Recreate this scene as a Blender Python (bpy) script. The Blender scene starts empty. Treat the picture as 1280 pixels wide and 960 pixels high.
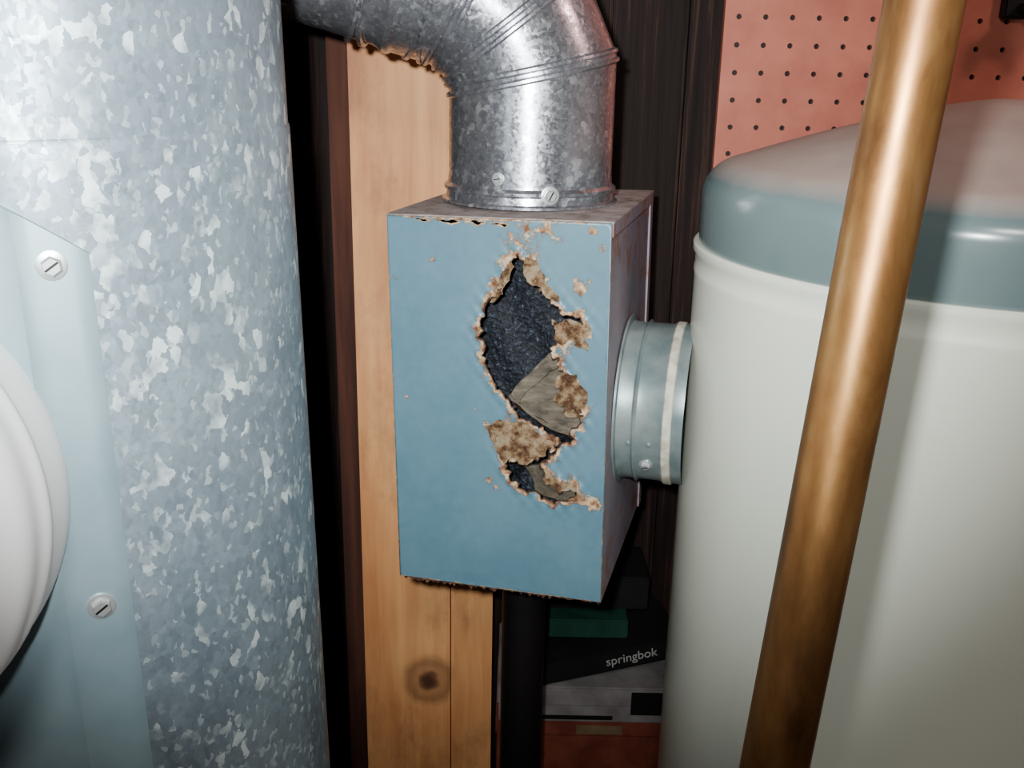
import bpy, bmesh, math, random
import numpy as np
from mathutils import Vector, Matrix
from mathutils.geometry import delaunay_2d_cdt
random.seed(7)
H=1.5  # camera height; z values below are often given relative to it
scene=bpy.context.scene
COL=scene.collection

# ---------------------------------------------------------------- helpers
def srgb(r,g,b):
    f=lambda c:(c/255/12.92) if c/255<=0.04045 else ((c/255+0.055)/1.055)**2.4
    return (f(r),f(g),f(b),1)
class M:
    def __init__(s,name,rough=.5,metal=0,col=(.5,.5,.5,1),spec=None):
        s.m=bpy.data.materials.new(name); s.m.use_nodes=True
        s.nt=s.m.node_tree; s.b=s.nt.nodes['Principled BSDF']
        s.b.inputs['Roughness'].default_value=rough
        s.b.inputs['Metallic'].default_value=metal
        s.b.inputs['Base Color'].default_value=col
        if spec is not None: s.b.inputs['Specular IOR Level'].default_value=spec
        s.co=s.nt.nodes.new('ShaderNodeTexCoord').outputs['Object']
    def n(s,t,**k):
        nd=s.nt.nodes.new(t)
        for a,v in k.items(): setattr(nd,a,v)
        return nd
    def link(s,a,b): s.nt.links.new(a,b)
    def setin(s,inp,v):
        if isinstance(v,bpy.types.NodeSocket): s.link(v,inp)
        else: inp.default_value=v
    def mapping(s,scale=(1,1,1),rot=(0,0,0),src=None):
        m=s.n('ShaderNodeMapping'); s.link(src or s.co,m.inputs[0])
        m.inputs['Scale'].default_value=scale; m.inputs['Rotation'].default_value=rot
        return m.outputs[0]
    def noise(s,scale,detail=4,rough=.55,dist=0,vec=None,color=False):
        n=s.n('ShaderNodeTexNoise'); s.link(vec or s.co,n.inputs['Vector'])
        n.inputs['Scale'].default_value=scale; n.inputs['Detail'].default_value=detail
        n.inputs['Roughness'].default_value=rough; n.inputs['Distortion'].default_value=dist
        return n.outputs['Color' if color else 'Fac']
    def voro(s,scale,vec=None,out='Color',feature='F1'):
        n=s.n('ShaderNodeTexVoronoi',feature=feature); s.link(vec or s.co,n.inputs['Vector'])
        n.inputs['Scale'].default_value=scale
        return n.outputs[out]
    def ramp(s,fac,stops,interp='LINEAR'):
        r=s.n('ShaderNodeValToRGB'); s.link(fac,r.inputs[0]); cr=r.color_ramp; cr.interpolation=interp
        while len(cr.elements)<len(stops): cr.elements.new(.5)
        for e,(p,c) in zip(cr.elements,stops):
            e.position=p; e.color=c if isinstance(c,tuple) else (c,c,c,1)
        return r.outputs[0]
    def mix(s,f,a,b,mode='MIX'):
        m=s.n('ShaderNodeMix',data_type='RGBA',blend_type=mode)
        s.setin(m.inputs[0],f); s.setin(m.inputs[6],a); s.setin(m.inputs[7],b)
        return m.outputs[2]
    def math(s,op,a,b=0.0,clamp=False):
        m=s.n('ShaderNodeMath',operation=op,use_clamp=clamp)
        s.setin(m.inputs[0],a); s.setin(m.inputs[1],b); return m.outputs[0]
    def vadd(s,a,b,scale=1):
        m=s.n('ShaderNodeVectorMath',operation='MULTIPLY_ADD')
        s.link(b,m.inputs[0]); m.inputs[1].default_value=(scale,)*3; s.link(a,m.inputs[2])
        return m.outputs[0]
    def color(s,c): s.setin(s.b.inputs['Base Color'],c)
    def rough(s,c): s.setin(s.b.inputs['Roughness'],c)
    def bump(s,h,strength=.3,dist=.002):
        b=s.n('ShaderNodeBump'); s.link(h,b.inputs['Height'])
        b.inputs['Strength'].default_value=strength; b.inputs['Distance'].default_value=dist
        s.link(b.outputs[0],s.b.inputs['Normal'])

def empty(name,loc=(0,0,0),mat=None):
    o=bpy.data.objects.new(name,None); COL.objects.link(o)
    o.empty_display_size=.05
    if mat is not None: o.matrix_world=mat
    else: o.location=loc
    return o
def finish(name,bm,material,parent=None,matrix=None,smooth=40,world=False):
    me=bpy.data.meshes.new(name); bmesh.ops.recalc_face_normals(bm,faces=bm.faces[:])
    bm.to_mesh(me); bm.free()
    if smooth:
        for p in me.polygons: p.use_smooth=True
        me.set_sharp_from_angle(angle=math.radians(smooth))
    for m in (material if isinstance(material,list) else [material]):
        me.materials.append(m.m if isinstance(m,M) else m)
    o=bpy.data.objects.new(name,me); COL.objects.link(o)
    if parent: o.parent=parent
    if matrix is not None: o.matrix_local=matrix
    return o
def box_bm(bm,x0,x1,y0,y1,z0,z1,bevel=0):
    g=bmesh.ops.create_cube(bm,size=1)
    for v in g['verts']:
        v.co=Vector(((x0+x1)/2+v.co.x*(x1-x0),(y0+y1)/2+v.co.y*(y1-y0),(z0+z1)/2+v.co.z*(z1-z0)))
    if bevel:
        es=list({e for v in g['verts'] for e in v.link_edges})
        bmesh.ops.bevel(bm,geom=es,offset=bevel,segments=2,affect='EDGES')
def box(name,x0,x1,y0,y1,z0,z1,mat,parent=None,bevel=0,matrix=None):
    bm=bmesh.new(); box_bm(bm,x0,x1,y0,y1,z0,z1,bevel)
    return finish(name,bm,mat,parent,matrix,smooth=30 if bevel else 0)
def rings_bm(bm,rings,cap0=False,cap1=False):
    vs=[[bm.verts.new(p) for p in r] for r in rings]
    n=len(vs[0])
    for a,b in zip(vs,vs[1:]):
        for i in range(n):
            bm.faces.new((a[i],a[(i+1)%n],b[(i+1)%n],b[i]))
    if cap0: bm.faces.new(vs[0])
    if cap1: bm.faces.new(vs[-1])
def lathe(name,profile,mat,parent=None,matrix=None,seg=96,cap0=True,cap1=True,smooth=40):
    bm=bmesh.new()
    rings=[[(r*math.cos(2*math.pi*i/seg),r*math.sin(2*math.pi*i/seg),z) for i in range(seg)] for r,z in profile]
    rings_bm(bm,rings,cap0,cap1)
    return finish(name,bm,mat,parent,matrix,smooth)
def axis_matrix(pos,d):
    d=Vector(d).normalized(); q=d.to_track_quat('Z','Y')
    return Matrix.Translation(Vector(pos))@q.to_matrix().to_4x4()
def screw(name,pos,d,r,parent,rot=0):
    Mx=axis_matrix(pos,d)@Matrix.Rotation(rot,4,'Z')
    bm=bmesh.new()
    rings_bm(bm,[[(rr*math.cos(2*math.pi*i/24),rr*math.sin(2*math.pi*i/24),z) for i in range(24)] for rr,z in
        [(r*1.15,-.0005),(r*1.15,r*.16),(r*1.0,r*.2)]],True,True)
    h=[[(rr*math.cos(2*math.pi*i/6),rr*math.sin(2*math.pi*i/6),z) for i in range(6)] for rr,z in [(r*.8,r*.2),(r*.8,r*.62),(r*.65,r*.75)]]
    rings_bm(bm,h,False,True)
    o=finish(name,bm,ZINC,parent,Mx,smooth=25)
    bm=bmesh.new(); box_bm(bm,-r*.6,r*.6,-r*.09,r*.09,r*.7,r*.79)
    s=finish(name+'_slot',bm,BLACK,parent,Mx,smooth=0)
    return o

# ---------------------------------------------------------------- materials
ZINC=M('zinc_screw',.3,.75,srgb(225,228,228))
BLACK=M('black_paint',.5,0,srgb(18,16,17),spec=.3); BLACK.color(BLACK.mix(BLACK.noise(20),srgb(8,7,8),srgb(22,17,17)))

def galv(name,base,dark,light,scale,flake_lo=.74,metal=.5,rough=.38,zs=1.0,cb=.82,bs=.2,small=.6):
    m=M(name,rough,metal)
    src=m.mapping((1,1,zs))
    dist=m.vadd(src,m.noise(scale*.7,3,color=True),1.2/scale)
    c1=m.voro(scale,dist)
    sep=m.n('ShaderNodeSeparateColor'); m.link(c1,sep.inputs[0])
    c2=m.voro(scale*2.3,dist); sep2=m.n('ShaderNodeSeparateColor'); m.link(c2,sep2.inputs[0])
    big=m.ramp(m.noise(scale*.05,4),[(.35,dark),(.65,base)])
    cell=m.ramp(sep.outputs[1],[(0,cb),(1,1.08)])
    col=m.mix(1.0,big,cell,'MULTIPLY')
    cell2=m.ramp(sep2.outputs[0],[(0,.84),(1,1.08)])
    col=m.mix(small,col,cell2,'MULTIPLY')
    mask=m.ramp(sep.outputs[0],[(flake_lo,0.0),(flake_lo+.08,1.0)])
    mask=m.math('MULTIPLY',mask,m.ramp(m.noise(scale*.3,3),[(.42,.0),(.62,.85)]))
    col=m.mix(mask,col,light)
    m2=m.ramp(sep2.outputs[2],[(.90,0.0),(.95,.35)])
    col=m.mix(m2,col,light)
    m.color(col)
    m.rough(m.ramp(sep2.outputs[1],[(0,rough-.08),(1,rough+.1)]))
    m.bump(m.noise(scale*.1,2),bs,.004)
    return m
GALV=galv('galvanized_spangle_duct',srgb(142,158,167),srgb(118,132,143),srgb(222,236,236),125,.78,.45,.46,.7,.86,.15)
GALV2=galv('galvanized_vent_pipe',srgb(176,176,182),srgb(146,146,154),srgb(232,232,236),150,.8,.85,.26,1,.78,.10,.4)
GALVP=M('plain_sheet_plate',.45,.4); GALVP.color(GALVP.ramp(GALVP.noise(14,5),[(.3,srgb(132,158,168)),(.7,srgb(158,180,186))]))
COLLAR=M('grey_collar_metal',.38,.35); COLLAR.color(COLLAR.ramp(COLLAR.noise(30,4),[(.35,srgb(104,120,122)),(.65,srgb(138,148,146))]))

PAINT=srgb(76,110,126); PAINT2=srgb(88,121,135)
RUSTSTOPS=[(.30,srgb(50,32,25)),(.42,srgb(112,74,50)),(.50,srgb(158,124,92)),(.60,srgb(192,170,140)),(.72,srgb(142,100,66))]
def painted(name):
    m=M(name,.45,0)
    p=m.ramp(m.noise(9,3),[(.35,PAINT),(.65,PAINT2)])
    p=m.mix(.2,p,m.ramp(m.noise(90,4),[(.3,srgb(70,102,118)),(.7,srgb(100,132,144))]))
    rustc=m.ramp(m.noise(85,6,.7),RUSTSTOPS)
    a=m.n('ShaderNodeAttribute',attribute_name='rust').outputs['Fac']
    f=m.math('ADD',a,m.math('MULTIPLY',m.math('SUBTRACT',m.noise(70,6,.7),.5),1.9))
    mask=m.ramp(f,[(.49,0.0),(.54,1.0)])
    edge=m.ramp(m.math('ADD',a,m.math('MULTIPLY',m.math('SUBTRACT',m.noise(160,4,.6),.5),.6)),[(.76,0.0),(.92,1.0)])
    rustc=m.mix(edge,rustc,srgb(42,26,19))
    ring=m.ramp(f,[(.38,0.0),(.47,.6),(.50,0.0)])
    p=m.mix(ring,p,srgb(88,76,66))
    hgt=m.math('ADD',m.math('MULTIPLY',mask,m.noise(160,5)),m.math('MULTIPLY',mask,-.3))
    m.color(m.mix(mask,p,rustc)); m.rough(m.mix(mask,(.42,.42,.42,1),(.95,.95,.95,1)))
    m.bump(hgt,.7,.0015)
    return m
PFRONT=painted('blue_grey_paint_rusted')
RUSTT=M('flaking_rust',.95,0); RUSTT.color(RUSTT.ramp(RUSTT.noise(70,7,.72),[(.32,srgb(46,30,23)),(.43,srgb(106,74,50)),(.50,srgb(152,122,90)),(.59,srgb(186,166,134)),(.70,srgb(116,124,122))])); RUSTT.bump(RUSTT.noise(160,5),.8,.002)
PSIDE=M('dusty_rusty_side_paint',.6,0)
PSIDE.color(PSIDE.mix(PSIDE.ramp(PSIDE.noise(25,6,.7),[(.5,0.0),(.64,1.0)]),PSIDE.ramp(PSIDE.noise(12),[(.3,srgb(104,104,118)),(.7,srgb(142,126,136))]),srgb(120,84,74)))
PTOP=M('dusty_top',.85,0); PTOP.color(PTOP.ramp(PTOP.noise(40,6,.7),[(.3,srgb(76,56,48)),(.45,srgb(132,118,112)),(.7,srgb(166,154,152))]))
GRAN=M('granular_dark',.6,0,spec=.25)  # dark blue-grey granular surface with paler grains
GRAN.color(GRAN.ramp(GRAN.noise(260,3,.7),[(.42,srgb(12,14,19)),(.58,srgb(28,33,42)),(.72,srgb(74,84,98))]))
GRAN.bump(GRAN.noise(260,3),.8,.003)
FLAP=M('corroded_flap',.8,.1)
fs=FLAP.noise(120,5,.6,.4,FLAP.mapping((.25,1,1),(0,math.radians(38),0)))
FLAP.color(FLAP.mix(.5,FLAP.ramp(fs,[(.35,srgb(56,49,42)),(.5,srgb(114,105,92)),(.7,srgb(176,166,146))]),FLAP.ramp(FLAP.noise(50,7,.7),[(.35,srgb(64,53,44)),(.55,srgb(132,122,104)),(.72,srgb(130,100,74))]))); FLAP.bump(fs,.6,.002)
RUSTD=M('dark_rust',.9,0); RUSTD.color(RUSTD.ramp(RUSTD.noise(120,5),[(.35,srgb(26,18,16)),(.6,srgb(84,50,34)),(.75,srgb(150,110,80))]))

WOOD=M('pine_stud',.6,0)
v=WOOD.mapping((1,1,.06))
w=WOOD.noise(60,5,.6,.6,v)
c=WOOD.ramp(w,[(.3,srgb(166,98,54)),(.5,srgb(204,134,80)),(.7,srgb(226,164,104))])
v2=WOOD.mapping((1,1,.25)); c=WOOD.mix(.6,c,WOOD.ramp(WOOD.noise(9,3,vec=v2),[(.3,srgb(164,96,54)),(.7,srgb(234,178,118))]))
sm=WOOD.ramp(WOOD.noise(7,7,.75,vec=WOOD.mapping((1,1,.5))),[(.5,0.0),(.68,.55)])
c=WOOD.mix(sm,c,srgb(122,72,46))
dn=WOOD.n('ShaderNodeVectorMath',operation='DISTANCE'); WOOD.link(WOOD.vadd(WOOD.co,WOOD.noise(30,3,color=True),.018),dn.inputs[0]); dn.inputs[1].default_value=(-.104,1.265,H-.851)
kk=WOOD.ramp(dn.outputs['Value'],[(0,.9),(.018,1.0),(.024,.35),(.034,.6),(.048,0.0)])
c=WOOD.mix(kk,c,srgb(70,38,28))
WOOD.color(c); WOOD.bump(w,.15,.001)
WOODD=M('dark_lumber',.8,0,spec=.25); WOODD.color(WOODD.ramp(WOODD.noise(50,5,.6,.5,WOODD.mapping((1,1,.06))),[(.3,srgb(38,20,16)),(.7,srgb(82,46,34))]))

PANEL=M('dark_wood_paneling',.7,0,spec=.15)
pv=PANEL.mapping((1,1,.03)); pn=PANEL.noise(90,6,.7,.4,pv)
PANEL.color(PANEL.ramp(pn,[(.35,srgb(14,8,7)),(.55,srgb(32,20,17)),(.74,srgb(78,54,44))])); PANEL.bump(pn,.3,.001)
PEG=M('pegboard_salmon',.6,0); PEG.color(PEG.ramp(PEG.noise(18,5,.6),[(.3,srgb(168,90,72)),(.7,srgb(190,110,88))]))
CREAM=M('cream_enamel',.26,0); CREAM.color(CREAM.ramp(CREAM.noise(5,4),[(.3,srgb(230,232,214)),(.7,srgb(238,239,222))]))
CAP=M('grey_enamel_dusty',.3,0)
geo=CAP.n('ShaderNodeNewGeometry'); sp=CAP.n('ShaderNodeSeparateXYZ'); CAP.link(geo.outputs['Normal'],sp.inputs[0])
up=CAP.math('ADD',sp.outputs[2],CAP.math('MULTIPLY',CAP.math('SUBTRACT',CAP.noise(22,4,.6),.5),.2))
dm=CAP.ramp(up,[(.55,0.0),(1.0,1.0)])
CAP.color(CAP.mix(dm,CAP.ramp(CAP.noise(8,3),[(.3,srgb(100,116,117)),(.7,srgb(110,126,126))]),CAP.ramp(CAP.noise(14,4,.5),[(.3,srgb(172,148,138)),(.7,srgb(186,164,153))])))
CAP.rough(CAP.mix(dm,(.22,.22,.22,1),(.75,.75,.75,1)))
COP=M('tarnished_copper',.38,.8)
cv=COP.mapping((1,1,.35)); cn=COP.noise(28,6,.65,.3,cv)
COP.color(COP.ramp(cn,[(.3,srgb(100,66,40)),(.5,srgb(142,98,56)),(.62,srgb(158,116,68)),(.75,srgb(172,136,110))]))
COP.rough(COP.ramp(COP.noise(40,5,vec=cv),[(.3,.30),(.7,.5)]))
WHITE=M('white_vinyl_hose',.5,0,srgb(246,248,248)); WHITE.color(WHITE.mix(WHITE.noise(20),srgb(250,250,250),srgb(254,254,254)))
CONC=M('concrete_floor',.9,0); CONC.color(CONC.ramp(CONC.noise(10,8,.7),[(.3,srgb(70,64,60)),(.7,srgb(110,102,96))]))
WALLM=M('painted_block_wall',.8,0); WALLM.color(WALLM.ramp(WALLM.noise(4,5),[(.3,srgb(120,108,98)),(.7,srgb(140,128,116))]))
CEIL=M('ceiling_boards',.9,0); CEIL.color(CEIL.ramp(CEIL.noise(30,5,vec=CEIL.mapping((.1,1,1))),[(.3,srgb(60,42,32)),(.7,srgb(100,72,54))]))

# ---------------------------------------------------------------- room
box('floor',-1.4,1.4,-1.8,1.45,-.05,0,CONC)
box('ceiling',-1.4,1.4,-1.8,1.45,2.4,2.45,CEIL)
box('wall_left',-1.45,-1.4,-1.8,1.45,0,2.4,WALLM)
box('wall_right',1.4,1.45,-1.8,1.45,0,2.4,WALLM)
box('wall_front',-1.4,1.4,-1.85,-1.8,0,2.4,WALLM)
bm=bmesh.new(); box_bm(bm,-1.4,1.4,1.40,1.45,0,2.4)
x=-1.4
ws=[.13,.09,.16,.11,.07,.15,.1]; i=0
while x<1.4:
    w_=min(ws[i%7],1.4-x); box_bm(bm,x+.003,x+w_-.003,1.385,1.401,0,2.4,.002); x+=w_; i+=1
finish('wall_back',bm,PANEL,smooth=30)

st=empty('wood_stud')
box('stud_board',-.207,-.083,1.27,1.384,0.0,2.4,WOOD,st,.003)
box('sister_board',-.082,-.022,1.282,1.384,0.0,2.4,WOOD,st,.003)
box('stud_side_strip',-.238,-.2085,1.30,1.384,0,2.4,WOODD,st,.002)  # added dark strip standing in for the stud's darker side face

# ---------------------------------------------------------------- pegboard
pg=empty('pegboard')
bm=bmesh.new(); S=.0345; X0,Z0=.266,1.0; nx,nz=32,39; hr=.0036; yb=1.372
cache={}
def gv(ix,iz):
    k=(ix,iz)
    if k not in cache: cache[k]=bm.verts.new((X0+ix*S/2,yb,Z0+iz*S/2))
    return cache[k]
for i in range(nx):
    for j in range(nz):
        o=[gv(2*i+a,2*j+b) for a,b in [(2,1),(2,2),(1,2),(0,2),(0,1),(0,0),(1,0),(2,0)]]
        cx,cz=X0+(i+.5)*S,Z0+(j+.5)*S
        inn=[bm.verts.new((cx+hr*math.cos(k*math.pi/4),yb,cz+hr*math.sin(k*math.pi/4))) for k in range(8)]
        inb=[bm.verts.new((v.co.x,yb+.005,v.co.z)) for v in inn]
        for k in range(8):
            bm.faces.new((o[k],o[(k+1)%8],inn[(k+1)%8],inn[k]))
            bm.faces.new((inn[k],inn[(k+1)%8],inb[(k+1)%8],inb[k]))
finish('perforated_sheet',bm,PEG,pg,smooth=0)
box('backing',X0,X0+nx*S,yb+.005,1.384,Z0,Z0+nz*S,BLACK,pg)
box('edge',X0-.001,X0,yb,1.384,Z0,Z0+nz*S,PEG,pg)
cl=empty('pegboard_hook')
box('plate',.615,.70,1.355,1.371,H+.072,H+.12,BLACK,cl,.003)
box('arm',.63,.69,1.30,1.357,H+.078,H+.09,BLACK,cl,.003)
box('tip',.63,.645,1.295,1.305,H+.066,H+.10,BLACK,cl,.003)
box('tip_2',.675,.69,1.295,1.305,H+.066,H+.10,BLACK,cl,.003)

# ---------------------------------------------------------------- large duct
DX,DY,DR=-.3425,.75,.18
piv=Vector((DX,DY,H-.5))
du=empty('galvanized_duct',mat=Matrix.Translation(piv)@Matrix.Rotation(math.radians(-.9),4,'Y')@Matrix.Translation(-piv))
z1=H-.045
lathe('upper_section',[(DR-.0012,z1-.03),(DR-.0008,2.395)],GALV,du,Matrix.Translation((DX,DY,0)),seg=160,cap0=False,cap1=False)
lathe('lower_section',[(DR+.001,.004),(DR,z1-.012),(DR,z1-.004),(DR-.0005,z1-.001),(DR-.001,z1)],GALV,du,Matrix.Translation((DX,DY,0)),seg=160,cap0=False,cap1=False)
bm=bmesh.new()
def duct_pt(phi,r,z): return (DX+r*math.sin(phi),DY-r*math.cos(phi),z)
cols=[]
PH1=31.0
for k in range(60):
    dgr=-75+(75+PH1)*k/59; ph=math.radians(dgr)
    t=max(0,(dgr-(-2))/33)
    ztop=H-.052-.060*t**1.3
    r=DR+.003
    if 17<dgr<19.2: r=DR+.0055
    if k==59: r=DR+.0005
    cols.append([duct_pt(ph,DR+.0005,ztop+.0006)]+[duct_pt(ph,r,ztop+(H-.62-ztop)*j/10) for j in range(11)]+[duct_pt(ph,DR+.0005,H-.6205)])
vs=[[bm.verts.new(p) for p in c_] for c_ in cols]
for a,b in zip(vs,vs[1:]):
    for j in range(len(a)-1): bm.faces.new((a[j],a[j+1],b[j+1],b[j]))
finish('saddle_plate',bm,GALVP,du,smooth=35)
for n_,zz,dg in (('screw_upper',-.117,24.2),('screw_lower',-.344,24.8)):
    ph=math.radians(dg)
    screw(n_,duct_pt(ph,DR+.003,H+zz),(math.sin(ph),-math.cos(ph),0),.0078,du,.6)

# ---------------------------------------------------------------- white flexible hose
ho=empty('white_flexible_hose')
def catmull(pts,n):
    P=[Vector(p) for p in pts]; P=[2*P[0]-P[1]]+P+[2*P[-1]-P[-2]]; out=[]
    for i in range(1,len(P)-2):
        for k in range(n):
            t=k/n; a,b,c_,d=P[i-1],P[i],P[i+1],P[i+2]
            out.append(.5*((2*b)+(-a+c_)*t+(2*a-5*b+4*c_-d)*t*t+(-a+3*b-3*c_+d)*t**3))
    out.append(P[-2]); return out
path=catmull([(-.445,.565,H-.252),(-.432,.525,H-.252),(-.436,.475,H-.252),(-.48,.43,H-.265),(-.57,.40,H-.305),(-.70,.39,H-.40),(-.80,.40,H-.55)],40)
L=[0]
for a,b in zip(path,path[1:]): L.append(L[-1]+(b-a).length)
bm=bmesh.new(); rings=[]; up_=Vector((0,0,1))
for i,p in enumerate(path):
    t=(path[min(i+1,len(path)-1)]-path[max(i-1,0)]).normalized()
    e1=t.cross(up_).normalized(); e2=e1.cross(t)
    r=.162+.0007*math.cos(L[i]/.016*2*math.pi)
    if i==0: r=.15
    rings.append([p+r*(math.cos(a)*e1+math.sin(a)*e2) for a in [2*math.pi*k/96 for k in range(96)]])
rings_bm(bm,rings,True,True)
finish('corrugated_tube',bm,WHITE,ho,smooth=70)

# ---------------------------------------------------------------- rusted sheet-metal box
yaw=math.radians(-15)
BM=Matrix.Translation((-.1254,.9781,H-.138))@Matrix.Rotation(yaw,4,'Z')@Matrix.Rotation(math.radians(-1.1),4,'Y')
bx=empty('rusted_metal_flue_box',mat=BM)
W,Dp,Hh=.222,.27,.391
def fp(X,Y):   # template grid of the front panel -> metres on the panel (x from left edge, z down from top)
    xl=485+.044*(Y-270); xr=765-.0215*(Y-285)
    u=(X-xl)/(xr-xl); v=(Y-(270+15*u))/((722+28*u)-(270+15*u))
    return (W*u,-Hh*v)
A=[(652,318),(662,328),(664,342),(676,352),(684,364),(692,372),(702,378),(712,388),(728,391),(731,397),(716,398),(704,395),(696,402),(700,412),(692,426),(702,438),(704,452),(712,462),(710,474),(722,484),(724,500),(730,516),(722,536),(710,541),(700,534),(690,530),(676,520),(664,514),(652,504),(644,492),(634,480),(624,468),(616,452),(610,434),(605,412),(607,394),(612,380),(622,366),(634,356),(640,342),(644,326)]
B=[(636,560),(646,566),(656,562),(664,570),(672,566),(682,560),(690,549),(706,542),(700,554),(692,562),(682,574),(694,584),(706,592),(708,600),(724,594),(726,606),(716,615),(700,618),(684,613),(668,604),(656,594),(646,580)]
SL=[[(522,275),(534,276.2),(544,277),(534,278.4)],[(552,277),(566,278),(578,279),(566,280.6)],[(588,279.6),(604,280.8),(612,281.4),(602,283.6)],[(622,283),(640,284.4),(636,287)]]
def jag(poly,lv,amp):
    P=[Vector(fp(*p)) for p in poly]
    for l in range(lv):
        Q=[]
        for a,b in zip(P,P[1:]+P[:1]):
            d=b-a; n=Vector((-d.y,d.x))
            Q+= [a,(a+b)/2+n*random.uniform(-amp,amp)]
        P=Q
    return P
HA,HB=jag(A,2,.36),jag(B,2,.34)
HS=[jag(s_,2,.15) for s_ in SL]
def inpoly(px,py,P):
    x=np.array([p.x for p in P]); y=np.array([p.y for p in P]); x2=np.roll(x,-1); y2=np.roll(y,-1)
    c=np.zeros(len(px),bool)
    for a,b,c2,d in zip(x,y,x2,y2):
        cond=((b>py)!=(d>py)); 
        with np.errstate(divide='ignore',invalid='ignore'):
            xi=(c2-a)*(py-b)/(d-b)+a
        c^=cond&(px<xi)
    return c
pts=[Vector((0,0)),Vector((W,0)),Vector((W,-Hh)),Vector((0,-Hh))]; edges=[(0,1),(1,2),(2,3),(3,0)]
for P in [HA,HB]+HS:
    s=len(pts); pts+=P; edges+=[(s+i,s+(i+1)%len(P)) for i in range(len(P))]
g=.0026
for i in range(1,int(W/g)+1):
    for j in range(1,int(Hh/g)+1):
        x_,z_=i*g+random.uniform(-.0006,.0006),-j*g+random.uniform(-.0006,.0006)
        if 0.001<x_<W-.001 and -Hh+.001<z_<-.001: pts.append(Vector((x_,z_)))
vc,ec,fc,_,_,_=delaunay_2d_cdt(pts,edges,[],0,1e-6)
V=np.array([(v.x,v.y) for v in vc]); F=np.array([f for f in fc if len(f)==3])
cen=V[F].mean(axis=1)
bad=np.zeros(len(F),bool)
for P in [HA,HB]+HS: bad|=inpoly(cen[:,0],cen[:,1],P)
F=F[~bad]
def dist_to(P):
    p=np.array([(a.x,a.y) for a in P]); return np.sqrt(((V[:,None,:]-p[None])**2).sum(-1)).min(1)
dA,dB=dist_to(HA),dist_to(HB); dC=np.min([dist_to(P) for P in HS],axis=0)
d=np.minimum(dA,dB)
rust=np.exp(-d/.0068)*1.0
rust=np.maximum(rust,.8*np.exp(-dC/.0016))
seeds=[(655,552,24,.95),(640,535,22,.95),(625,525,14,.85),(668,540,22,.95),(690,545,18,.95),(640,330,18,.70),(628,350,14,.66),(665,300,24,.56),(690,292,24,.52),(640,296,16,.52),(652,285,14,.55),(725,398,12,.85),(715,410,16,.85),(712,425,14,.75),(735,410,9,.65),(728,356,11,.68),(740,350,8,.55),(722,348,6,.6),(670,320,14,.65),(683,345,10,.6),(755,312,8,.6),(512,485,5,.68),(545,322,5,.66),(620,590,9,.68),(626,600,7,.66),(740,615,16,.66),(748,622,10,.7),(715,470,18,.75),(732,500,14,.72),(612,400,8,.5),(742,292,8,.6),(493,340,6,.62),(495,372,4,.62),(616,440,10,.6),(700,395,14,.65),(748,520,5,.6),(600,500,3,.5)]
for X,Y,R,s in seeds:
    c_=fp(X,Y); rr=R*.00082
    rust=np.maximum(rust,s*np.exp(-((V[:,0]-c_[0])**2+(V[:,1]-c_[1])**2)/(rr*rr)))
rust=np.maximum(rust,.50*np.exp(-(-V[:,1])/.002)); rust=np.maximum(rust,.66*np.exp(-(V[:,1]+Hh)/.0015))
yoff=-np.exp(-d/.006)*.0035*(.4+np.sin(V[:,0]*420)*np.cos(V[:,1]*330))
c_=fp(655,540); yoff+= .006*np.exp(-(((V[:,0]-c_[0])/.022)**2+((V[:,1]-c_[1])/.016)**2))
yoff+=.0008*np.sin(V[:,0]*25)*np.sin(V[:,1]*14)
me=bpy.data.meshes.new('front_panel')
me.from_pydata([(float(a),float(o),float(b)) for (a,b),o in zip(V,yoff)],[],[tuple(int(k) for k in f) for f in F])
at=me.attributes.new('rust','FLOAT','POINT'); at.data.foreach_set('value',rust.astype(np.float32))
bm=bmesh.new(); bm.from_mesh(me); bmesh.ops.recalc_face_normals(bm,faces=bm.faces[:])
bm.faces.ensure_lookup_table()
if sum(f.normal.y for f in bm.faces)>0: bmesh.ops.reverse_faces(bm,faces=bm.faces[:])
lone=[v for v in bm.verts if not v.link_faces]; bmesh.ops.delete(bm,geom=lone,context='VERTS')
bm.to_mesh(me); bm.free()
for p in me.polygons: p.use_smooth=True
me.materials.append(PFRONT.m); me.materials.append(RUSTD.m)
fo=bpy.data.objects.new('front_panel',me); COL.objects.link(fo); fo.parent=bx
so=fo.modifiers.new('thickness','SOLIDIFY'); so.thickness=.0013; so.offset=-1; so.material_offset=0; so.material_offset_rim=1
th=.0013
box('side_panel_right',W-th,W,.0014,Dp,-Hh,-.001,PSIDE,bx)
box('side_panel_left',0,th,.0014,Dp,-Hh,-.001,PSIDE,bx)
box('back_panel',th,W-th,Dp-th,Dp,-Hh,-.001,PSIDE,bx)
box('bottom_panel',th,W-th,.0014,Dp-th,-Hh,-Hh+th,RUSTD,bx)
box('top_lid',-.0015,W+.002,.001,Dp+.002,-.0012,.0012,PTOP,bx,.0005)
box('lid_side_lip',W+.0003,W+.0018,.001,Dp+.002,-.013,-.0005,PSIDE,bx)
box('side_seam',W+.0002,W+.0022,Dp-.02,Dp-.002,-Hh,-.013,PSIDE,bx)
bm=bmesh.new(); n=90; top=[];bot=[]
for i in range(n+1):
    x_=.004+(W-.006)*i/n; top.append(bm.verts.new((x_,.0016,-Hh+.001))); bot.append(bm.verts.new((x_,.002,-Hh-.0015-random.random()**3*.005)))
for i in range(n): bm.faces.new((top[i],top[i+1],bot[i+1],bot[i]))
finish('bottom_rust_fringe',bm,RUSTD,bx,smooth=0)
bm=bmesh.new(); n1,n2=90,140
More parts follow.
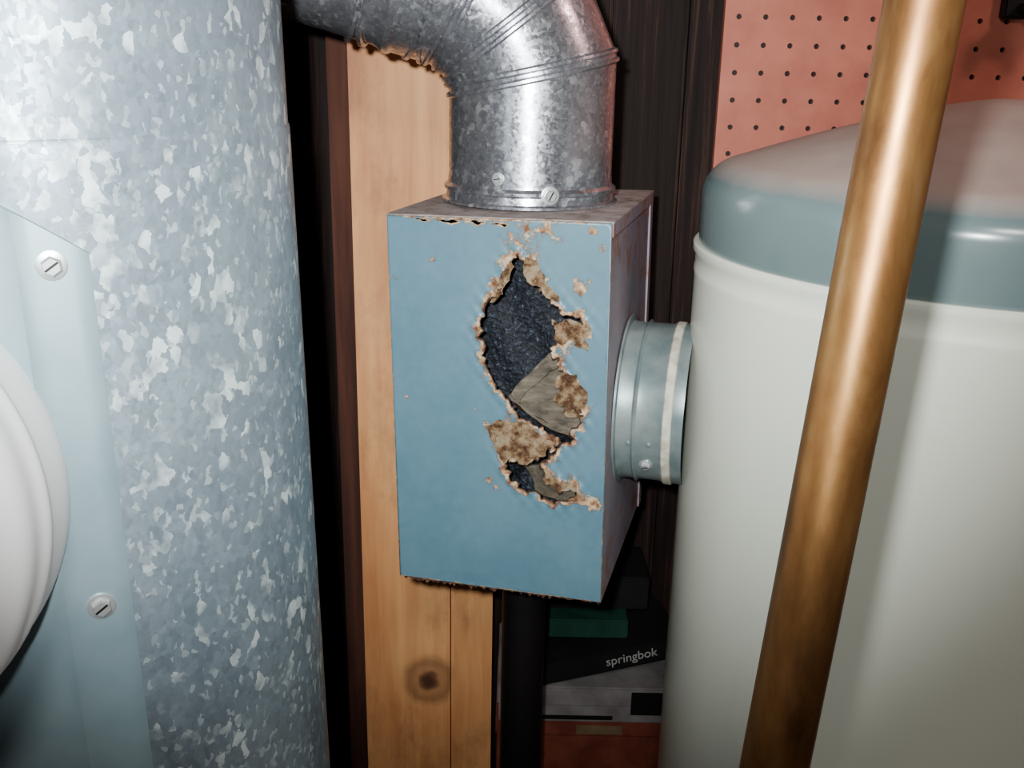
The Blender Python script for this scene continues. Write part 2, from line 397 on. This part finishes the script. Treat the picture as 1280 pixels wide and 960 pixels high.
grid=[[bm.verts.new((.004+(W-.008)*i/n1,.046+.004*math.sin(i*.25)*math.cos(j*.15)+random.uniform(-.001,.001),-.03-(Hh-.034)*j/n2)) for j in range(n2+1)] for i in range(n1+1)]
for i in range(n1):
    for j in range(n2): bm.faces.new((grid[i][j],grid[i+1][j],grid[i+1][j+1],grid[i][j+1]))
finish('inner_liner',bm,GRAN,bx,smooth=60)
def flap(name,poly,ys,mat,th=.0012,jg=.22,lv=2):
    """jagged bent sheet: outline points on the panel template + depth of each (metres, + is into the box)"""
    P=[(Vector(fp(*p)),y) for p,y in zip(poly,ys)]
    for l in range(lv):
        Q=[]
        for (a,ya),(b,yb_) in zip(P,P[1:]+P[:1]):
            dd=b-a; n=Vector((-dd.y,dd.x)); Q+=[(a,ya),((a+b)/2+n*random.uniform(-jg,jg),(ya+yb_)/2+random.uniform(-.0006,.0006))]
        P=Q
    pts=[p for p,_ in P]; n=len(pts)
    vc,ec,fc,ov,_,_=delaunay_2d_cdt(pts,[(i,(i+1)%n) for i in range(n)],[],1,1e-7)
    bm=bmesh.new(); vv=[]
    for i,v in enumerate(vc):
        y=P[ov[i][0]][1] if ov[i] and ov[i][0]<n else .005
        vv.append(bm.verts.new((v.x,y,v.y)))
    for f in fc:
        try: bm.faces.new([vv[k] for k in f])
        except ValueError: pass
    bmesh.ops.solidify(bm,geom=bm.faces[:],thickness=th)
    return finish(name,bm,mat,bx,smooth=0)
flap('fallen_flap',[(702,424),(672,452),(642,486),(664,506),(700,528),(722,534),(740,520),(735,450)],[.020,.016,.006,.003,.002,.004,.008,.018],FLAP,jg=.06)
flap('fallen_flap_fold',[(642,484),(646,498),(674,520),(722,543),(728,530),(700,523),(664,502)],[.005,.009,.010,.010,.004,.001,.002],RUSTD,.0015,jg=.08)
flap('fallen_flap_edge',[(641,482),(645,490),(674,511),(704,528),(724,534),(726,529),(700,520),(664,500)],[.004,.002,-.001,-.001,.002,.002,-.001,.001],FLAP,.0018,jg=.08)
flap('fallen_flap_crease',[(700,428),(706,446),(676,470),(655,492),(646,486),(672,458)],[.012,.010,.006,.001,.002,.009],FLAP,jg=.08)
flap('lower_flap',[(650,572),(680,578),(706,600),(722,606),(720,622),(670,612)],[.02,.015,.012,.012,.016,.02],FLAP)
flap('lower_sheet',[(615,540),(700,535),(735,545),(735,600),(670,585),(640,600)],[.03,.03,.028,.03,.034,.034],GRAN)
flap('shard_right_top',[(694,392),(716,392),(742,402),(738,430),(722,416),(708,420),(698,412)],[0.001,-.001,-.002,-.001,-.005,-.007,-.004],RUSTT,jg=.3)
flap('shard_right_mid',[(730,470),(712,452),(700,466),(706,478),(694,486),(712,494),(716,508),(732,510)],[-.001,-.004,-.008,-.006,-.008,-.006,-.004,-.001],RUSTT,jg=.3)
flap('shard_tongue',[(612,520),(650,516),(676,526),(700,540),(690,556),(672,560),(660,566),(650,560),(640,566),(628,552),(620,536)],[-.001,-.002,-.002,-.001,-.005,-.006,-.008,-.005,-.007,-.004,-.002],RUSTT,jg=.22)
flap('shard_left_top',[(618,372),(630,346),(642,322),(650,330),(640,350),(636,362),(626,370)],[-.001,-.001,-.002,-.005,-.006,-.004,-.004],RUSTT,jg=.25)
flap('shard_low_right',[(684,572),(700,584),(722,588),(728,602),(712,600),(704,604),(698,594),(686,586)],[-.001,-.001,-.001,-.003,-.006,-.005,-.006,-.004],RUSTT,jg=.25)
flap('shard_top_right',[(656,312),(680,332),(690,352),(704,372),(688,366),(676,352),(664,344),(660,330)],[-.001,-.001,-.001,-.001,-.004,-.005,-.004,-.004],RUSTT,jg=.25)

# collar from box to water heater
r15=math.radians(15); cd=Vector((math.cos(r15),-math.sin(r15),0))
cbase=BM@Vector((W+.0005,.122,-.207))
co=empty('vent_collar')
R=.085
lathe('collar_body',[(R+.007,0),(R+.007,.002),(R+.001,.003),(R,.008),(R,.018),(R+.003,.0205),(R,.023),(R,.046),(R+.0015,.048),(R+.0015,.070)],COLLAR,co,axis_matrix(cbase,cd),cap0=False,cap1=False)
CREAMD=M('chalky_flange',.7,0); CREAMD.color(CREAMD.ramp(CREAMD.noise(60,5),[(.35,srgb(160,150,130)),(.6,srgb(200,196,182))]))
lathe('flange_rim',[(R+.001,.049),(R+.003,.0505),(R+.003,.0575),(R+.001,.059)],CREAMD,co,axis_matrix(cbase,cd),cap0=False,cap1=False)
side=Vector((cd.y,-cd.x,0))
if side.y>0: side=-side
def on_collar(ang,t):
    nrm=side*math.cos(ang)+Vector((0,0,1))*math.sin(ang); return cbase+cd*t+nrm*R,nrm
p,nn=on_collar(math.radians(-33),.034); screw('collar_screw',p,nn,.006,co,.3)
for i,(a,t) in enumerate([(-14,.016),(-14,.037)]):
    p,nn=on_collar(math.radians(a),t)
    lathe('rivet_%d'%i,[(.0028,-.001),(.0028,.0008),(.0012,.0018)],COLLAR,co,axis_matrix(p,nn),seg=16)

# ---------------------------------------------------------------- vent pipe + gored elbow
ve=empty('galvanized_vent_elbow')
ctr=BM@Vector((W/2-.002,.135,0)); R=.086
turn=math.radians(186); hd=Vector((math.cos(turn),math.sin(turn),0)); e2=Vector((0,0,1)).cross(hd)
bend=math.radians(25); Rb=.122; nj=3
seg_dirs=[]; 
for k in range(nj+1):
    a=bend*k; seg_dirs.append(Vector((0,0,1))*math.cos(a)+hd*math.sin(a))
J0=Vector((ctr.x,ctr.y,H-.003)); joints=[J0]; ln=2*Rb*math.tan(bend/2)
for k in range(1,nj): joints.append(joints[-1]+seg_dirs[k]*ln)
def e1of(dv): return e2.cross(dv).normalized()
SEG=96
def ring(dv,base,rad,plane=None,off=0):
    e1=e1of(dv); out=[]
    for i in range(SEG):
        a=2*math.pi*i/SEG; p=base+rad*(math.cos(a)*e1+math.sin(a)*e2)
        if plane is not None:
            J,n=plane; t=((J+n*off-p).dot(n))/dv.dot(n); p=p+dv*t
        out.append(p)
    return out
rings=[]
zt=ctr.z+.004
UP=Vector((0,0,1))
for rr,z in [(R+.007,-.001),(R+.007,.0015),(R+.003,.003),(R+.002,.010),(R+.005,.012),(R+.005,.015),(R+.001,.018),(R,.028)]:
    rings.append(ring(UP,Vector((ctr.x,ctr.y,zt+z)),rr))
for k,J in enumerate(joints):
    d0,d1=seg_dirs[k],seg_dirs[k+1]; n=(d0+d1).normalized()
    for off,dr in [(-.0080,0),(-.0060,.0030),(-.0034,.0030),(-.0014,0)]: rings.append(ring(d0,J,R+dr,(J,n),off))
    for off,dr in [(.0014,0),(.0034,.0030),(.0060,.0030),(.0080,0)]: rings.append(ring(d1,J,R+dr,(J,n),off))
last=seg_dirs[-1]; J=joints[-1]
for t,dr in [(.06,0),(.064,.003),(.07,.003),(.074,0),(.080,-.002),(.5,-.002)]:
    rings.append(ring(last,J+last*t,R+dr))
bm=bmesh.new(); rings_bm(bm,rings); finish('elbow_and_pipe',bm,GALV2,ve,smooth=35)
def pipe_pt(ang,z):
    nrm=Vector((math.sin(ang),-math.cos(ang),0)); return Vector((ctr.x,ctr.y,z))+nrm*R,nrm
p,nn=pipe_pt(math.radians(12),zt+.0135); screw('screw_front',p+nn*.0045,nn,.0078,ve,1.1)
p,nn=pipe_pt(math.radians(-22),zt+.028); screw('screw_small',p,nn,.0055,ve,.2)
for k,(t) in enumerate([.03,.045,.09,.105]):
    bm=bmesh.new(); dv=(seg_dirs[-1]+e2*(.12 if k%2 else -.1)).normalized()
    base=J+last*t
    rs=[]
    for off,dr in [(-.003,.0),(-.002,.004),(.002,.004),(.003,.0)]:
        rs.append(ring(last,base,R+dr-.001,(base,dv),off))
    rings_bm(bm,rs); finish('draw_band_%d'%k,bm,GALV2,ve,smooth=40)

# ---------------------------------------------------------------- water heater
wh=empty('water_heater_tank'); TM=Matrix.Translation((.463,.98,0)); zs=H-.163; TR=.28
lathe('tank_body',[(TR-.012,.09),(TR-.002,.094),(TR,.10),(TR,zs-.034),(TR+.0008,zs-.031),(TR+.0008,zs-.027),(TR,zs-.024),(TR,zs-.012),(TR+.003,zs-.008),(TR+.003,zs-.002),(TR+.001,zs),(TR-.004,zs)],CREAM,wh,TM,seg=180)
prof=[(TR-.003,zs-.001),(TR-.002,zs+.002),(TR-.002,zs+.048)]
for k in range(1,13):
    a=math.radians(72*k/12); prof.append((TR-.002-.046*(1-math.cos(a)),zs+.048+.036*math.sin(a)))
r0,z0=prof[-1]
for k in range(1,17):
    t=k/16; prof.append((r0*(1-t)+.012*t, z0+.062*(1-(1-t)**1.3)))
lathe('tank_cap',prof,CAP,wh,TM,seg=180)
for i,a in enumerate([40,160,280]):
    q=Matrix.Translation((.463+.22*math.cos(math.radians(a)),.98+.22*math.sin(math.radians(a)),0))
    lathe('foot_%d'%i,[(.018,0),(.018,.01),(.012,.014),(.012,.095)],BLACK,wh,q,seg=20)

# ---------------------------------------------------------------- copper pipe
cp=empty('copper_pipe')
p1=Vector((.1385,.432,H-.3415)); p2=Vector((.177,.468,H+.032)); dv=(p2-p1).normalized()
a=p1+dv*((.0-p1.z)/dv.z); b=p1+dv*((2.4-p1.z)/dv.z)
lathe('tube',[(.0171,0),(.0171,(b-a).length)],COP,cp,axis_matrix(a,dv),seg=64)
mid=(H+.33-p1.z)/dv.z
lathe('coupling',[(.0171,-.03),(.0195,-.029),(.0195,.029),(.0171,.03)],COP,cp,axis_matrix(p1+dv*mid,dv),seg=64,cap0=False,cap1=False)

# ---------------------------------------------------------------- things below the box
zb=H-.138-Hh-.006
po=empty('support_post')
lathe('post',[(.027,.006),(.027,zb-.008)],BLACK,po,Matrix.Translation((.020,1.10,0)),seg=40)
lathe('base_flange',[(.055,0),(.055,.006),(.03,.012)],BLACK,po,Matrix.Translation((.020,1.10,0)),seg=40)
lathe('top_plate',[(.04,zb-.008),(.04,zb)],BLACK,po,Matrix.Translation((.020,1.10,0)),seg=40)

def colm(name,c1,c2,s=30,rough=.7):
    m=M(name,rough,spec=.25); m.color(m.ramp(m.noise(s,5),[(.35,c1),(.65,c2)])); return m
REDB=colm('red_cardboard',srgb(92,40,30),srgb(116,58,42)); WB=colm('white_cardboard',srgb(96,90,90),srgb(118,113,112))
LET=colm('printed_lettering',srgb(140,138,136),srgb(155,153,150))
BKB=colm('black_carton',srgb(7,7,8),srgb(15,13,14)); GRB=colm('green_carton',srgb(12,44,34),srgb(18,58,44)); TAN=colm('tan_carton',srgb(90,70,50),srgb(112,92,70))
cr=empty('wooden_crate')
for i in range(4): box('slat_%d'%i,-.015,.262,1.200,1.212,.02+i*.088,.09+i*.088,WOODD,cr,.002)
box('crate_back',-.015,.262,1.365,1.375,0,.35,WOODD,cr); box('crate_left',-.015,-.010,1.212,1.365,0,.35,WOODD,cr); box('crate_right',.252,.262,1.212,1.365,0,.35,WOODD,cr)
box('crate_top',-.015,.262,1.200,1.375,.351,.36,WOODD,cr)
e=empty('red_storage_box'); box('carton',-.012,.258,1.205,1.37,.361,.60,REDB,e,.002); box('lid',-.014,.261,1.202,1.372,.60,.622,REDB,e,.002); box('label',.10,.165,1.2012,1.203,.604,.618,TAN,e)
e=empty('white_game_box'); box('carton',-.01,.255,1.203,1.37,.623,.650,WB,e,.001); box('lid',-.012,.257,1.201,1.372,.650,.680,WB,e,.002)
box('printed_picture',.175,.235,1.1998,1.201,.638,.674,BLACK,e); box('printed_stripe',.05,.15,1.1998,1.201,.629,.635,BLACK,e)
e=empty('puzzle_box',loc=(.118,1.285,.7015)); e.rotation_euler=(0,math.radians(-7),math.radians(12))
box('carton',-.10,.12,-.075,.07,-.0045,.026,BKB,e,.002)
cu=bpy.data.curves.new('lettering','FONT'); cu.body='springbok'; cu.size=.019; cu.extrude=.0002
t=bpy.data.objects.new('lettering',cu); COL.objects.link(t); t.parent=e; t.location=(.006,-.0756,.006); t.rotation_euler=(math.pi/2,0,0)
cu.materials.append(LET.m)
e=empty('green_game_box'); box('carton',.02,.17,1.24,1.36,.735,.763,GRB,e,.002)
e=empty('dark_carton_box'); box('carton',.06,.20,1.27,1.37,.764,.815,BKB,e,.002); box('label',.085,.115,1.2685,1.27,.785,.805,TAN,e)

# ---------------------------------------------------------------- lights
def area(name,loc,target,size,power,col):
    l=bpy.data.lights.new(name,'AREA'); l.shape='DISK'; l.size=size; l.energy=power; l.color=col
    o=bpy.data.objects.new(name,l); COL.objects.link(o); o.location=loc
    o.rotation_euler=(Vector(target)-Vector(loc)).to_track_quat('-Z','Y').to_euler(); return o
def point(name,loc,rad,power,col):
    l=bpy.data.lights.new(name,'POINT'); l.shadow_soft_size=rad; l.energy=power; l.color=col
    o=bpy.data.objects.new(name,l); COL.objects.link(o); o.location=loc; return o
def spot(name,loc,target,rad,power,col,ang,blend):
    l=bpy.data.lights.new(name,'SPOT'); l.shadow_soft_size=rad; l.energy=power; l.color=col; l.spot_size=math.radians(ang); l.spot_blend=blend
    o=bpy.data.objects.new(name,l); COL.objects.link(o); o.location=loc
    o.rotation_euler=(Vector(target)-Vector(loc)).to_track_quat('-Z','Y').to_euler(); return o
spot('phone_flash',(-.05,-.02,H+.05),(-0.07,1,H-.05),.014,92,(.95,1,1),80,1.0)
area('ceiling_bulb',(-.02,-.45,H+.60),(0,.9,H-.05),.22,8,(1,.97,.93))
point('workshop_bulb',(.98,.80,H+.50),.05,6,(1,.60,.55))
wd=bpy.data.worlds.new('World'); scene.world=wd; wd.use_nodes=True
wd.node_tree.nodes['Background'].inputs[0].default_value=(.5,.5,.6,1); wd.node_tree.nodes['Background'].inputs[1].default_value=.1

# ---------------------------------------------------------------- camera
p=math.radians(17.5); th_=math.radians(1.1)
Fw=Vector((0,math.cos(p),-math.sin(p))); Uu=Vector((0,math.sin(p),math.cos(p))); Rr=Vector((1,0,0))
rx=Rr*math.cos(th_)+Uu*math.sin(th_); ux=Uu*math.cos(th_)-Rr*math.sin(th_)
mw=Matrix(((rx.x,ux.x,-Fw.x,0),(rx.y,ux.y,-Fw.y,0),(rx.z,ux.z,-Fw.z,H),(0,0,0,1)))
cam=bpy.data.cameras.new('camera'); cam.lens=1250/1280*36; cam.sensor_width=36; cam.clip_start=.01
camo=bpy.data.objects.new('camera',cam); COL.objects.link(camo); camo.matrix_world=mw; scene.camera=camo
